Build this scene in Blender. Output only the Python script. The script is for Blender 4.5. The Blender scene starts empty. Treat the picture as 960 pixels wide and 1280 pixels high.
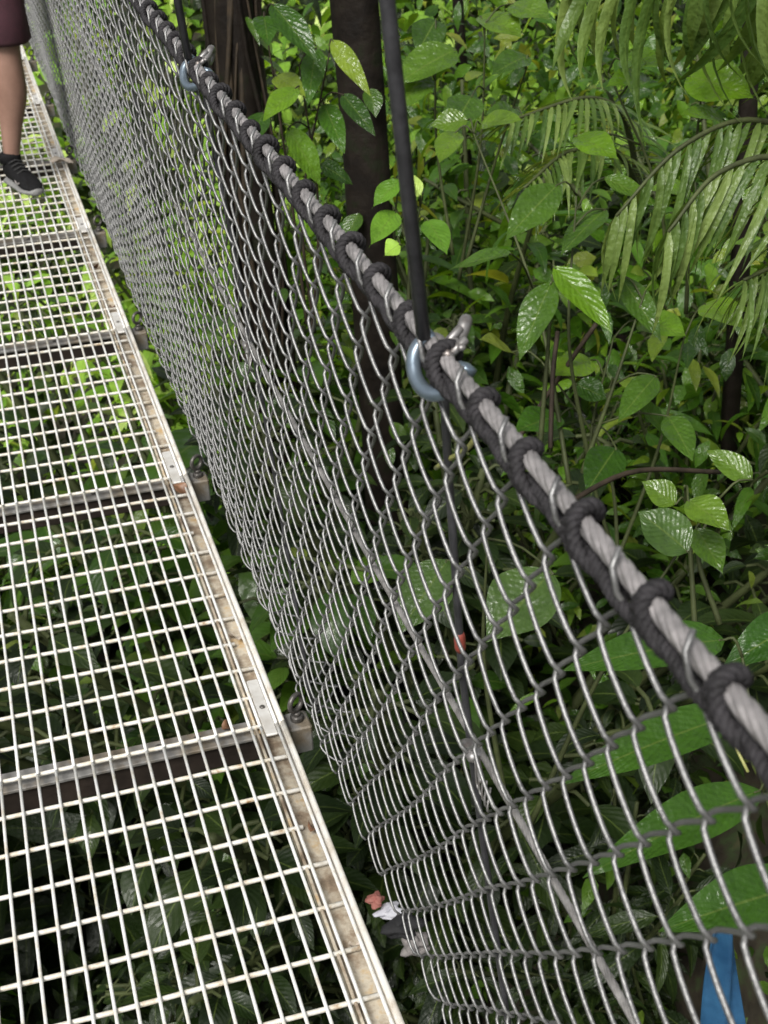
import bpy, math, random
import numpy as np
from mathutils import Vector, Matrix
rng = np.random.default_rng(7)
random.seed(7)
S = bpy.context.scene
C = bpy.data.collections.new("Scene"); S.collection.children.link(C)

# ------------------------------------------------------------------ camera
CAMH = 1.51
W0, H0 = 960., 1280.
vx = np.array([7000 - 480, -525 - 640.]); vy = np.array([-115 - 480, -285 - 640.])
F = math.sqrt(-(vx @ vy))
Xa = np.array([vx[0], vx[1], F]); Xa /= np.linalg.norm(Xa)
Ya = np.array([vy[0], vy[1], F]); Ya /= np.linalg.norm(Ya)
Za = np.cross(Ya, Xa); Za = Za / np.linalg.norm(Za)
if Za[1] > 0: Za = -Za
RW = np.stack([Xa, Ya, Za])
CAM = np.array([0, 0, CAMH])


def ray(px, py):
    d = RW @ np.array([px - 480., py - 640., F]); return d / np.linalg.norm(d)


def at(px, py, dist):
    return CAM + ray(px, py) * dist


cd = bpy.data.cameras.new("camera"); cam = bpy.data.objects.new("camera", cd); C.objects.link(cam)
M = Matrix(((RW[0, 0], -RW[0, 1], -RW[0, 2], 0), (RW[1, 0], -RW[1, 1], -RW[1, 2], 0), (RW[2, 0], -RW[2, 1], -RW[2, 2], CAMH), (0, 0, 0, 1)))
cam.matrix_world = M
cd.sensor_fit = 'AUTO'; cd.sensor_width = 36; cd.lens = F / 1280 * 36
cd.clip_start = 0.02; cd.clip_end = 2000
cd.dof.use_dof = True; cd.dof.focus_distance = 1.75; cd.dof.aperture_fstop = 14.0
S.camera = cam


def zdef(y):
    y = np.asarray(y, float); return .0028 * np.maximum(0, y - 1.2) ** 2


def ztop(y):
    y = np.asarray(y, float); return 1.120 + .030 * np.clip(y - .9, -.4, 5)


# ------------------------------------------------------------------ mesh helpers
class MB:
    def __init__(s):
        s.v = []; s.f = []; s.n = 0; s.uv = []; s.rnd = []; s.sm = True

    def add(s, v, f, uv=None, rnd=None):
        v = np.asarray(v, float).reshape(-1, 3); f = np.asarray(f, int)
        s.v.append(v); s.f.append(f + s.n); s.n += len(v)
        s.uv.append(np.zeros((len(v), 2)) if uv is None else np.asarray(uv, float).reshape(-1, 2))
        s.rnd.append(np.zeros(len(v)) if rnd is None else np.broadcast_to(np.asarray(rnd, float), (len(v),)))

    def quads(s):
        return np.concatenate([f.reshape(-1, 4) for f in s.f])

    def warp(s):
        for v in s.v: v[:, 2] += zdef(v[:, 1])
        return s

    def mesh(s, name, mat, smooth=True):
        me = bpy.data.meshes.new(name)
        v = np.concatenate(s.v); q = s.quads(); uv = np.concatenate(s.uv); rn = np.concatenate(s.rnd)
        tri = q[:, 3] == q[:, 2]
        me.vertices.add(len(v)); me.vertices.foreach_set('co', v.astype(np.float32).ravel())
        cnt = np.where(tri, 3, 4); tot = int(cnt.sum())
        mask = np.ones(q.shape, bool); mask[tri, 3] = False
        loops = q[mask]
        me.loops.add(tot); me.loops.foreach_set('vertex_index', loops.astype(np.int32))
        me.polygons.add(len(q))
        me.polygons.foreach_set('loop_start', np.concatenate([[0], np.cumsum(cnt)[:-1]]).astype(np.int32))
        me.polygons.foreach_set('loop_total', cnt.astype(np.int32))
        me.polygons.foreach_set('use_smooth', np.full(len(q), smooth))
        ul = me.uv_layers.new(name='UVMap'); ul.data.foreach_set('uv', uv[loops].astype(np.float32).ravel())
        a = me.attributes.new('rnd', 'FLOAT', 'POINT'); a.data.foreach_set('value', rn.astype(np.float32))
        me.update(calc_edges=True); me.validate()
        if mat: me.materials.append(mat)
        return me

    def build(s, name, mat, parent=None, smooth=True):
        o = bpy.data.objects.new(name, s.mesh(name, mat, smooth)); C.objects.link(o)
        if parent: o.parent = parent
        return o


def frames(P):
    P = np.asarray(P, float); T = np.gradient(P, axis=0); T /= np.linalg.norm(T, axis=1)[:, None] + 1e-12
    n = np.cross(T[0], [0, 0, 1.]);
    if np.linalg.norm(n) < .1: n = np.cross(T[0], [1., 0, 0])
    n /= np.linalg.norm(n); N = np.empty_like(P); N[0] = n
    for i in range(1, len(P)):
        n = n - T[i] * (n @ T[i]); n = n / (np.linalg.norm(n) + 1e-12); N[i] = n
    return T, N, np.cross(T, N)


def tube(mb, P, r, k=8, cap=True, rnd=0, u0=0):
    P = np.asarray(P, float); n = len(P); T, N, B = frames(P)
    r = np.broadcast_to(np.asarray(r, float), (n,))
    a = np.linspace(0, 2 * math.pi, k, endpoint=False)
    V = P[:, None] + (N[:, None] * np.cos(a)[None, :, None] + B[:, None] * np.sin(a)[None, :, None]) * r[:, None, None]
    i = np.arange(n - 1)[:, None]; j = np.arange(k)[None]
    q = np.stack([i * k + j, i * k + (j + 1) % k, (i + 1) * k + (j + 1) % k, (i + 1) * k + j], -1).reshape(-1, 4)
    L = np.concatenate([[0], np.cumsum(np.linalg.norm(np.diff(P, axis=0), axis=1))]) + u0
    uv = np.stack([np.repeat(L, k), np.tile(np.arange(k) / k, n)], -1)
    V = V.reshape(-1, 3)
    if cap:
        c0 = len(V); V = np.concatenate([V, P[:1] - T[:1] * r[0] * .25, P[-1:] + T[-1:] * r[-1] * .25]); uv = np.concatenate([uv, uv[:1], uv[-1:]])
        jj = np.arange(k); e = (n - 1) * k
        f1 = np.stack([np.full(k, c0), (jj + 1) % k, jj, jj], -1); f2 = np.stack([np.full(k, c0 + 1), e + jj, e + (jj + 1) % k, e + (jj + 1) % k], -1)
        q = np.concatenate([q, f1, f2])
    mb.add(V, q, uv, rnd)


def box(mb, c, s, R=None, bev=.0):
    """box with bevelled edges: centre c, size s"""
    x, y, z = np.array(s) / 2.; b = min(bev, x * .9, y * .9, z * .9)
    if b <= 0:
        v = np.array([[i, j, k] for i in (-x, x) for j in (-y, y) for k in (-z, z)])
        q = np.array([[0, 1, 3, 2], [4, 6, 7, 5], [0, 4, 5, 1], [2, 3, 7, 6], [0, 2, 6, 4], [1, 5, 7, 3]])
    else:
        prof = [(-z, b), (-z + b, 0), (z - b, 0), (z, b)]; rings = []
        for zz, ins in prof:
            xx, yy = x - ins, y - ins; g = b if ins == 0 else b * .6
            rings.append([(xx - g, -yy, zz), (xx, -yy + g, zz), (xx, yy - g, zz), (xx - g, yy, zz), (-xx + g, yy, zz), (-xx, yy - g, zz), (-xx, -yy + g, zz), (-xx + g, -yy, zz)])
        v = np.array(rings).reshape(-1, 3); q = []
        for i in range(3):
            for j in range(8): q.append([i * 8 + j, i * 8 + (j + 1) % 8, (i + 1) * 8 + (j + 1) % 8, (i + 1) * 8 + j])
        for o, fl in ((0, True), (24, False)):
            for a in ((0, 1, 2, 3), (0, 3, 4, 7), (7, 4, 5, 6)):
                t = [o + k for k in a]; q.append(t[::-1] if fl else t)
        q = np.array(q)
    if R is not None: v = v @ np.asarray(R).T
    mb.add(v + np.asarray(c, float), q, v[:, :2])


def torus(mb, c, R1, r, ax1, ax2, a0=0, a1=2 * math.pi, k=8, n=24):
    a = np.linspace(a0, a1, n); ax1 = np.array(ax1, float); ax2 = np.array(ax2, float)
    P = np.asarray(c, float) + R1 * (np.cos(a)[:, None] * ax1 + np.sin(a)[:, None] * ax2)
    tube(mb, P, r, k, cap=abs(a1 - a0) < 6.2)


def cyl(mb, a, b, r, k=12):
    a = np.array(a, float); b = np.array(b, float)
    d = (b - a); L = np.linalg.norm(d); d /= L; e = min(.0015, r * .3)
    tube(mb, [a, a + d * e, b - d * e, b], [r - e, r, r, r - e], k)


def spline(P, n):
    P = np.asarray(P, float); m = len(P)
    if m == 2: return P[0] + (P[1] - P[0]) * np.linspace(0, 1, n)[:, None]
    Q = np.vstack([2 * P[0] - P[1], P, 2 * P[-1] - P[-2]]); out = []
    for t in np.linspace(0, m - 1 - 1e-6, n):
        i = int(t); u = t - i; a, b, c, d = Q[i], Q[i + 1], Q[i + 2], Q[i + 3]
        out.append(.5 * (2 * b + (c - a) * u + (2 * a - 5 * b + 4 * c - d) * u * u + (3 * b - a - 3 * c + d) * u ** 3))
    return np.array(out)


def unit(v):
    v = np.asarray(v, float); return v / (np.linalg.norm(v, axis=-1, keepdims=True) + 1e-12)


def leaves(mb, pos, dr, up, L, Wd, droop=.3, fold=.25, shape='ell', nu=7, nv=4, rnd=None, wave=.03):
    """N leaf blades with midrib fold, droop along the length and a wavy edge"""
    pos = np.atleast_2d(pos).astype(float); N = len(pos)
    dr = unit(np.broadcast_to(dr, (N, 3))); up = np.broadcast_to(up, (N, 3)); sd = unit(np.cross(dr, up)); up = np.cross(sd, dr)
    L = np.broadcast_to(L, (N,)); Wd = np.broadcast_to(Wd, (N,)); droop = np.broadcast_to(droop, (N,)); fold = np.broadcast_to(fold, (N,))
    u = np.linspace(0, 1, nu + 1); v = np.linspace(-1, 1, nv + 1)
    if shape == 'ell': w = np.sin(np.pi * u ** .85) ** .8 * (1 - .55 * u ** 5) ; w[-1] = .012; w[0] = .03
    elif shape == 'drip': w = np.sin(np.pi * np.clip(u * 1.12, 0, 1) ** .8) ** .85 * (u < .9) + .06 * (u > .75) * (1 - u); w[-1] = .008; w[0] = .04
    elif shape == 'lance': w = np.sin(np.pi * u ** .7) ** .9; w[-1] = .01; w[0] = .05
    else: w = np.minimum(1, u * 8 + .3) * np.minimum(1, (1 - u) * 2.2 + .02)  # strap
    ang = droop[:, None] * u[None]  # bend angle along
    du = 1. / nu
    cx = np.cumsum(np.cos(ang), 1) * du; cz = -np.cumsum(np.sin(ang), 1) * du
    cx = cx - cx[:, :1]; cz = cz - cz[:, :1]
    ph = rng.random(N) * 6.28
    tz = np.cos(ang)[..., None] * up[:, None] + np.sin(ang)[..., None] * dr[:, None]
    mid = pos[:, None] + L[:, None, None] * (cx[..., None] * dr[:, None] + cz[..., None] * up[:, None])
    half = (Wd[:, None] / 2 * w[None])
    lift = np.abs(v)[None, None] * fold[:, None, None] + wave * np.sin(u[None, :, None] * 9 + ph[:, None, None] + 1.5 * v[None, None]) * (np.abs(v)[None, None]) * 2
    V = mid[:, :, None] + half[:, :, None, None] * (v[None, None, :, None] * sd[:, None, None] + lift[..., None] * tz[:, :, None])
    g = (nu + 1) * (nv + 1); i = np.arange(nu)[:, None]; j = np.arange(nv)[None]; k = nv + 1
    q = np.stack([i * k + j, (i + 1) * k + j, (i + 1) * k + j + 1, i * k + j + 1], -1).reshape(1, -1, 4) + (np.arange(N) * g)[:, None, None]
    uv = np.broadcast_to(np.stack(np.meshgrid(u, (v + 1) / 2, indexing='ij'), -1)[None], (N, nu + 1, nv + 1, 2))
    rr = rng.random(N) if rnd is None else np.broadcast_to(rnd, (N,))
    mb.add(V.reshape(-1, 3), q.reshape(-1, 4), uv.reshape(-1, 2), np.repeat(rr, g))


# ------------------------------------------------------------------ materials
def newmat(name):
    m = bpy.data.materials.new(name); m.use_nodes = True; nt = m.node_tree
    b = nt.nodes['Principled BSDF']; return m, nt, b


def node(nt, t, **kw):
    n = nt.nodes.new(t)
    for k, v in kw.items():
        if k in n.inputs: n.inputs[k].default_value = v
        else: setattr(n, k, v)
    return n


def ramp(nt, stops, src):
    r = nt.nodes.new('ShaderNodeValToRGB'); e = r.color_ramp.elements
    while len(e) < len(stops): e.new(.5)
    for x, (p, c) in zip(e, stops): x.position = p; x.color = (*c, 1)
    nt.links.new(src, r.inputs[0]); return r


def rough_mat(name, stops, scale=20, rough=.5, metal=0., bump=.2, bscale=80, detail=6, spec=.5):
    m, nt, b = newmat(name); l = nt.links.new
    tc = node(nt, 'ShaderNodeTexCoord'); n1 = node(nt, 'ShaderNodeTexNoise', Scale=scale, Detail=detail, Roughness=.65)
    l(tc.outputs['Object'], n1.inputs['Vector']); r = ramp(nt, stops, n1.outputs[0]); l(r.outputs[0], b.inputs['Base Color'])
    n2 = node(nt, 'ShaderNodeTexNoise', Scale=bscale, Detail=4); l(tc.outputs['Object'], n2.inputs['Vector'])
    bp = node(nt, 'ShaderNodeBump', Strength=bump, Distance=.004); l(n2.outputs[0], bp.inputs['Height']); l(bp.outputs[0], b.inputs['Normal'])
    mr = node(nt, 'ShaderNodeMapRange'); mr.inputs['To Min'].default_value = rough - .12; mr.inputs['To Max'].default_value = rough + .15
    l(n1.outputs[0], mr.inputs[0]); l(mr.outputs[0], b.inputs['Roughness'])
    b.inputs['Metallic'].default_value = metal; b.inputs['Specular IOR Level'].default_value = spec
    return m


def leaf_mat(name, cols, trans=.33, rough=.28, nvein=9, wet=1.0, tr_gain=2.2, pale=.0):
    m, nt, b = newmat(name); l = nt.links.new
    at_ = node(nt, 'ShaderNodeAttribute', attribute_name='rnd'); uv = node(nt, 'ShaderNodeUVMap'); sp = node(nt, 'ShaderNodeSeparateXYZ'); l(uv.outputs[0], sp.inputs[0])
    def mt(op, a, bb=None, c=None):
        x = node(nt, 'ShaderNodeMath', operation=op)
        for i, q in enumerate((a, bb, c)):
            if q is None: continue
            if isinstance(q, (int, float)): x.inputs[i].default_value = q
            else: l(q, x.inputs[i])
        return x.outputs[0]
    av = mt('ABSOLUTE', mt('SUBTRACT', sp.outputs[1], .5))          # 0 midrib .5 edge
    tcv = node(nt, 'ShaderNodeTexCoord'); nv_ = node(nt, 'ShaderNodeTexNoise', Scale=16, Detail=2); l(tcv.outputs['Object'], nv_.inputs['Vector'])
    ph = mt('ADD', mt('SUBTRACT', mt('MULTIPLY', sp.outputs[0], nvein), mt('MULTIPLY', av, nvein * .55)), mt('MULTIPLY', nv_.outputs[0], 1.6))
    tri = mt('ABSOLUTE', mt('SUBTRACT', mt('FRACT', ph), .5))       # 0..0.5
    vein = mt('SUBTRACT', 1, mt('MULTIPLY', mt('MINIMUM', tri, .12), 8.3))
    midr = mt('SUBTRACT', 1, mt('MULTIPLY', mt('MINIMUM', av, .035), 28))
    oi = node(nt, 'ShaderNodeObjectInfo')
    rr = mt('FRACT', mt('ADD', at_.outputs['Fac'], mt('MULTIPLY', oi.outputs['Random'], .5)))
    r = ramp(nt, cols, rr)
    tc = node(nt, 'ShaderNodeTexCoord'); ns = node(nt, 'ShaderNodeTexNoise', Scale=22, Detail=4); l(tc.outputs['Object'], ns.inputs['Vector'])
    mx = node(nt, 'ShaderNodeMix', data_type='RGBA', blend_type='MULTIPLY'); mx.inputs[0].default_value = .6
    nr = ramp(nt, [(.3, (.62, .66, .55)), (.7, (1.25, 1.2, 1.1))], ns.outputs[0]); l(r.outputs[0], mx.inputs[6]); l(nr.outputs[0], mx.inputs[7])
    mv = node(nt, 'ShaderNodeMix', data_type='RGBA'); l(mt('ADD', mt('MULTIPLY', midr, .55), mt('MULTIPLY', vein, .035)), mv.inputs[0]); l(mx.outputs[2], mv.inputs[6]); mv.inputs[7].default_value = (.12, .17, .035, 1)
    l(mv.outputs[2], b.inputs['Base Color'])
    b.inputs['Roughness'].default_value = rough + .1; b.inputs['Specular IOR Level'].default_value = .3
    n4 = node(nt, 'ShaderNodeTexNoise', Scale=60, Detail=2); l(tc.outputs['Object'], n4.inputs['Vector']); cw = ramp(nt, [(.35, (0, 0, 0)), (.7, (wet, wet, wet))], n4.outputs[0]); l(cw.outputs[0], b.inputs['Coat Weight']); b.inputs['Coat Roughness'].default_value = .10
    # quilted veins + droplets
    n2 = node(nt, 'ShaderNodeTexNoise', Scale=140, Detail=3, Roughness=.6); l(tc.outputs['Object'], n2.inputs['Vector'])
    n3 = node(nt, 'ShaderNodeTexNoise', Scale=35, Detail=2); l(tc.outputs['Object'], n3.inputs['Vector'])
    hh = mt('ADD', mt('ADD', mt('MULTIPLY', tri, min(.55, 4.5 / nvein)), mt('MULTIPLY', n2.outputs[0], .45)), mt('MULTIPLY', n3.outputs[0], 2.4))
    bp = node(nt, 'ShaderNodeBump', Strength=.75, Distance=.004); l(hh, bp.inputs['Height']); l(bp.outputs[0], b.inputs['Normal']); l(bp.outputs[0], b.inputs['Coat Normal'])
    tr = node(nt, 'ShaderNodeBsdfTranslucent'); g = node(nt, 'ShaderNodeMix', data_type='RGBA', blend_type='MULTIPLY'); g.inputs[0].default_value = 1
    l(mv.outputs[2], g.inputs[6]); g.inputs[7].default_value = (tr_gain * 1.15, tr_gain, tr_gain * .45, 1); l(g.outputs[2], tr.inputs[0])
    ms = node(nt, 'ShaderNodeMixShader'); ms.inputs[0].default_value = trans; l(b.outputs[0], ms.inputs[1]); l(tr.outputs[0], ms.inputs[2])
    l(ms.outputs[0], nt.nodes['Material Output'].inputs[0])
    return m


GREENS = [(0, (0.0184, 0.0536, 0.0051)), (.3, (0.0387, 0.1073, 0.0075)), (.6, (0.0674, 0.1633, 0.0101)), (.85, (0.1224, 0.2333, 0.0152)), (1, (0.2041, 0.2333, 0.0316))]
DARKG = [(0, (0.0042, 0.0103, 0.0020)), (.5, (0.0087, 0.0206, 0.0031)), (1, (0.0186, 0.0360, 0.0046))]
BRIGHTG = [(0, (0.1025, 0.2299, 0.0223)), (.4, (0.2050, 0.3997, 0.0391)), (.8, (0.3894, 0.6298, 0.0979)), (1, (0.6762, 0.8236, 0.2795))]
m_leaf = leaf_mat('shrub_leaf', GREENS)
m_mid = leaf_mat('painted_mid_shade_leaf', [(0, (0.0192, 0.0518, 0.0072)), (.5, (0.0416, 0.1001, 0.0108)), (.85, (0.0800, 0.1638, 0.0180)), (1, (0.1600, 0.2070, 0.0360))], wet=.8)  # partial shade painted in: a darker copy of the shrub leaf green
m_shade = leaf_mat('painted_shade_leaf', DARKG, trans=.15, rough=.4, wet=.25)  # shade below the walkway and in foliage gaps, painted as near-black green
m_dark = leaf_mat('glossy_dark_leaf', [(0, (0.0281, 0.0678, 0.0083)), (.6, (0.0492, 0.1092, 0.0105)), (1, (0.0878, 0.1583, 0.0141))], trans=.25, rough=.25, wet=1.0)
m_bright = leaf_mat('bright_leaf', BRIGHTG, trans=.4, rough=.35, wet=.3, tr_gain=1.8)  # sunlit glare of the far foliage is put into this colour
m_fresh = leaf_mat('fresh_leaf', [(0, (0.0816, 0.1824, 0.0077)), (1, (0.1248, 0.2400, 0.0134))], trans=.35, rough=.22, wet=1.0)
m_strap = leaf_mat('strap_leaf', [(0, (0.0218, 0.0714, 0.0067)), (1, (0.0378, 0.1008, 0.0101))], trans=.3, rough=.24, nvein=15, wet=.6)
m_palm = leaf_mat('palm_leaf', [(0, (0.0488, 0.0975, 0.0195)), (.5, (0.0895, 0.1463, 0.0325)), (1, (0.1625, 0.2276, 0.0650))], trans=.3, rough=.3, nvein=2, wet=.25)
m_stem = rough_mat('green_stem', [(.3, (.025, .03, .012)), (.7, (.06, .075, .025))], rough=.6, spec=.25)
m_twig = rough_mat('brown_twig', [(.3, (.015, .011, .008)), (.7, (.05, .037, .025))], rough=.7, spec=.2)
m_bark = rough_mat('wet_bark', [(.25, (0.0017, 0.0013, 0.0010)), (.45, (0.0065, 0.0043, 0.0028)), (.56, (0.0107, 0.0077, 0.0052)), (.64, (0.0073, 0.0094, 0.0031)), (.72, (0.0129, 0.0107, 0.0086)), (.78, (0.0429, 0.0408, 0.0365))], scale=9, rough=.65, bump=1.0, bscale=34, spec=.2)
m_root = rough_mat('aerial_root', [(.3, (0.0084, 0.0059, 0.0034)), (.7, (0.0420, 0.0273, 0.0126))], rough=.6)
m_soil = rough_mat('leaf_litter', [(.3, (.012, .010, .007)), (.5, (.03, .024, .014)), (.62, (.03, .05, .014)), (.8, (.09, .06, .035))], scale=9, rough=.7, bump=1, bscale=30)
m_grate = rough_mat('galvanised_rod', [(.2, (.42, .33, .22)), (.38, (.6, .57, .5)), (.5, (.68, .68, .66)), (.8, (.74, .74, .74))], scale=26, rough=.42, metal=.15, bump=.15)
m_cross = rough_mat('cross_rod', [(.27, (.26, .15, .06)), (.40, (.52, .47, .38)), (.55, (.62, .6, .55)), (.8, (.7, .69, .66))], scale=38, rough=.5, metal=.1, bump=.2)
m_flange = rough_mat('stained_flange', [(.25, (0.0612, 0.0437, 0.0306)), (.42, (0.2271, 0.1747, 0.1223)), (.55, (0.4368, 0.3931, 0.3145)), (.68, (0.3931, 0.2621, 0.1136)), (.85, (0.5242, 0.4980, 0.4368))], scale=17, rough=.6, metal=.1, bump=.5)
m_rail = rough_mat('edge_rail', [(.25, (.4, .33, .24)), (.5, (.62, .6, .55)), (.8, (.7, .7, .68))], scale=14, rough=.4, metal=.2, bump=.2)
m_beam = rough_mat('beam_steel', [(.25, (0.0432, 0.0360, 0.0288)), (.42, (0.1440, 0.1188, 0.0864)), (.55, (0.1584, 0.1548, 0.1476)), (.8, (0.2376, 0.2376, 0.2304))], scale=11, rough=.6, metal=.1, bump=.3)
m_web = rough_mat('dark_web_steel', [(.3, (.008, .006, .005)), (.7, (.03, .022, .017))], scale=11, rough=.75, bump=.3, spec=.2)  # web is a much darker brown than the beam top
m_plate = rough_mat('plate_steel', [(.25, (0.4000, 0.3760, 0.3360)), (.6, (0.5600, 0.5520, 0.5280))], scale=20, rough=.4, metal=.2)
m_bolt = rough_mat('dark_bolt', [(.3, (.03, .028, .026)), (.7, (.14, .13, .12))], scale=60, rough=.4, metal=.5)
m_wire = rough_mat('galvanised_wire', [(.22, (0.1178, 0.1140, 0.1060)), (.4, (0.1807, 0.1807, 0.1807)), (.75, (0.2672, 0.2672, 0.2632))], scale=30, rough=.45, metal=.75, bump=.25, bscale=200)
m_cable = rough_mat('wire_rope', [(.3, (0.1058, 0.1017, 0.1017)), (.7, (0.2768, 0.2605, 0.2605))], scale=60, rough=.5, metal=.1, bump=.1)
m_cable2 = rough_mat('thin_wire_rope', [(.3, (.12, .115, .11)), (.7, (.3, .29, .28))], scale=60, rough=.5, metal=.2)
m_rope = rough_mat('black_rope', [(.3, (0.0080, 0.0076, 0.0080)), (.7, (0.0336, 0.0312, 0.0344))], spec=.25, scale=90, rough=.7, bump=.4, bscale=400)
m_hang = rough_mat('sleeved_hanger', [(.3, (.014, .014, .016)), (.7, (.045, .045, .05))], scale=40, rough=.45, bump=.2)
m_shack = rough_mat('shackle_steel', [(.3, (0.1200, 0.1600, 0.2000)), (.7, (0.2160, 0.2640, 0.3120))], scale=30, rough=.3, metal=.7, bump=.1)
m_pin = rough_mat('pin_steel', [(.25, (.09, .06, .045)), (.45, (.19, .18, .175)), (.8, (.32, .32, .32))], scale=60, rough=.4, metal=.6)
m_red = rough_mat('red_plastic', [(.3, (0.1800, 0.0300, 0.0210)), (.7, (0.2520, 0.0540, 0.0360))], scale=60, rough=.5)
m_blue = rough_mat('blue_sheet', [(.3, (0.0150, 0.0600, 0.1425)), (.7, (0.0375, 0.1275, 0.2475))], scale=14, rough=.35)
m_pink = rough_mat('pink_cloth', [(.3, (0.2450, 0.0700, 0.0560)), (.7, (0.3500, 0.1540, 0.1260))], scale=60, rough=.8)
m_white = rough_mat('white_cloth', [(.3, (0.4200, 0.4200, 0.4760)), (.7, (0.5250, 0.5250, 0.5600))], scale=40, rough=.8)
m_black = rough_mat('black_cloth', [(.3, (.006, .006, .007)), (.7, (.018, .018, .02))], scale=60, rough=.8)
m_grey = rough_mat('grey_cloth', [(.3, (.12, .11, .11)), (.7, (.25, .23, .22))], scale=60, rough=.8)
m_deadleaf = rough_mat('dead_leaf', [(.3, (.07, .035, .018)), (.7, (.2, .1, .05))], scale=40, rough=.5)
m_paleleaf = rough_mat('pale_dead_leaf', [(.3, (.36, .3, .24)), (.7, (.55, .48, .4))], scale=40, rough=.5)
m_skin = rough_mat('skin', [(.3, (.20, .115, .085)), (.7, (.28, .165, .125))], scale=12, rough=.45, bump=.15, bscale=200)
m_shorts = rough_mat('maroon_cloth', [(.3, (.035, .010, .016)), (.7, (.06, .018, .027))], scale=40, rough=.85, bump=.3, bscale=500)
m_shirt = rough_mat('dark_shirt', [(.3, (.05, .06, .08)), (.7, (.07, .08, .1))], scale=40, rough=.85)
m_hair = rough_mat('dark_hair', [(.3, (.012, .008, .006)), (.7, (.03, .02, .014))], scale=90, rough=.5)
m_shoe = rough_mat('black_shoe', [(.3, (.003, .003, .0032)), (.7, (.010, .010, .011))], scale=70, rough=.8, bump=.4, bscale=400, spec=.15)
m_sole = rough_mat('grey_sole', [(.3, (0.1350, 0.1350, 0.1350)), (.7, (0.1890, 0.1890, 0.1845))], scale=30, rough=.7)
m_lace = rough_mat('dark_lace', [(.3, (0.0090, 0.0090, 0.0096)), (.7, (0.0180, 0.0180, 0.0180))], scale=30, rough=.8)


# ------------------------------------------------------------------ things
def tag(o, label=None, cat=None, group=None, kind=None):
    if label: o['label'] = label
    if cat: o['category'] = cat
    if group: o['group'] = group
    if kind: o['kind'] = kind
    return o


def empty(name, loc, label, cat, group=None):
    o = bpy.data.objects.new(name, None); o.empty_display_size = .1; C.objects.link(o); o.location = loc
    return tag(o, label, cat, group)


def child(mb, name, mat, root, smooth=True):
    """mesh given in world coordinates, parented under an (unrotated) root"""
    loc = np.array(root.location)
    p = root
    while p.parent: p = p.parent; loc = loc + np.array(p.location)
    for v in mb.v: v -= loc
    return mb.build(name, mat, root, smooth)


def copy_tree(o, parent=None):
    c = o.copy(); C.objects.link(c)
    if parent: c.parent = parent
    for ch in list(o.children): copy_tree(ch, c)
    return c


# ------------------------------------------------------------------ ground
def hgt(x, y):
    x = np.asarray(x, float); y = np.asarray(y, float)
    s = np.clip((x - .45) / 1.5, 0, 1); s = s * s * (3 - 2 * s)
    z = -3.9 + 2.8 * s + .16 * np.maximum(0, np.minimum(x, 40) - 2.5)
    l = np.clip((-x - 1.5) / 4, 0, 1); z = z + 1.5 * l * l
    far = np.clip((y - 9) / 30, 0, 1); z = z + far * 2.2
    b = .15 * np.sin(x * 1.3 + .4 * y) + .12 * np.sin(y * 1.7 - x * .6) + .05 * np.sin(5 * x + 3 * y)
    return z + b


g = MB()
xs = np.concatenate([[-400, -150, -60, -30], np.linspace(-15, 25, 90), [40, 80, 180, 400]]); ys = np.concatenate([[-400, -150, -60, -25], np.linspace(-8, 40, 100), [60, 100, 200, 400]])
XX, YY = np.meshgrid(xs, ys, indexing='ij'); V = np.stack([XX, YY, hgt(XX, YY)], -1)
i = np.arange(len(xs) - 1)[:, None]; j = np.arange(len(ys) - 1)[None]; k = len(ys)
g.add(V.reshape(-1, 3), np.stack([i * k + j, (i + 1) * k + j, (i + 1) * k + j + 1, i * k + j + 1], -1).reshape(-1, 4))
tag(g.build('ground', m_soil), kind='structure')

# ------------------------------------------------------------------ walkway
ORD = ['nearest', 'second', 'third', 'fourth', 'fifth', 'sixth', 'seventh', 'eighth', 'ninth', 'tenth', 'eleventh', 'twelfth', 'thirteenth']
BEAM0 = .895
XR = .293; DX = .0312; XL = XR - DX * 22
rodx = [XR - DX * k for k in range(23)]
NP = 12


def panel():
    """one welded rod panel 1 m long, y from 0 to 1 (origin at its near right corner, x world)"""
    bars = MB()
    for x in rodx:
        ys_ = np.linspace(.0015, .9985, 9); tube(bars, np.stack([x + .0006 * np.sin(ys_ * 9 + x * 60), ys_, .0 * ys_], -1), .0028, 8)
    cross = MB()
    for k in range(11):
        y = .004 + k * .0909 + (.004 if k == 0 else 0)
        xs_ = np.linspace(XL - .055, XR + .048, 14)
        if k in (3, 8): xs_ = np.linspace(XL - .05, XR + .028, 14)
        tube(cross, np.stack([xs_, np.full(14, y) + .0008 * np.sin(xs_ * 23 + k), np.full(14, -.0062)], -1), .0040, 8)
    out = [(bars, 'walking_rods', m_grate), (cross, 'cross_rods', m_cross)]
    for sgn, x0 in ((1, XR), (-1, XL)):
        frame = MB(); rail = MB()
        box(frame, (x0 + sgn * .0287, .5, -.0185), (.0426, .996, .004), bev=.001)           # flange
        box(frame, (x0 + sgn * .0105, .5, -.012), (.005, .994, .016), bev=.001)             # upright flat beside the last rod
        for dx, r_ in ((.018, .0028), (.0475, .0030)):
            thin = MB(); tube(thin, np.stack([np.full(5, x0 + sgn * dx), np.linspace(.002, .998, 5), np.full(5, -.0006)], -1), r_, 8); out.append((thin, 'edge_rod', m_grate))
        box(rail, (x0 + sgn * .0555, .5, -.016), (.0045, .997, .036), bev=.0012)            # web of the edge angle
        yy = np.linspace(.001, .999, 12); tube(rail, np.stack([x0 + sgn * (.0592 + .0006 * np.sin(yy * 8)), yy, .001 + 0 * yy], -1), .0042, 10)
        out += [(frame, 'side_frame', m_flange), (rail, 'edge_rail', m_rail)]
    return out


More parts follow.
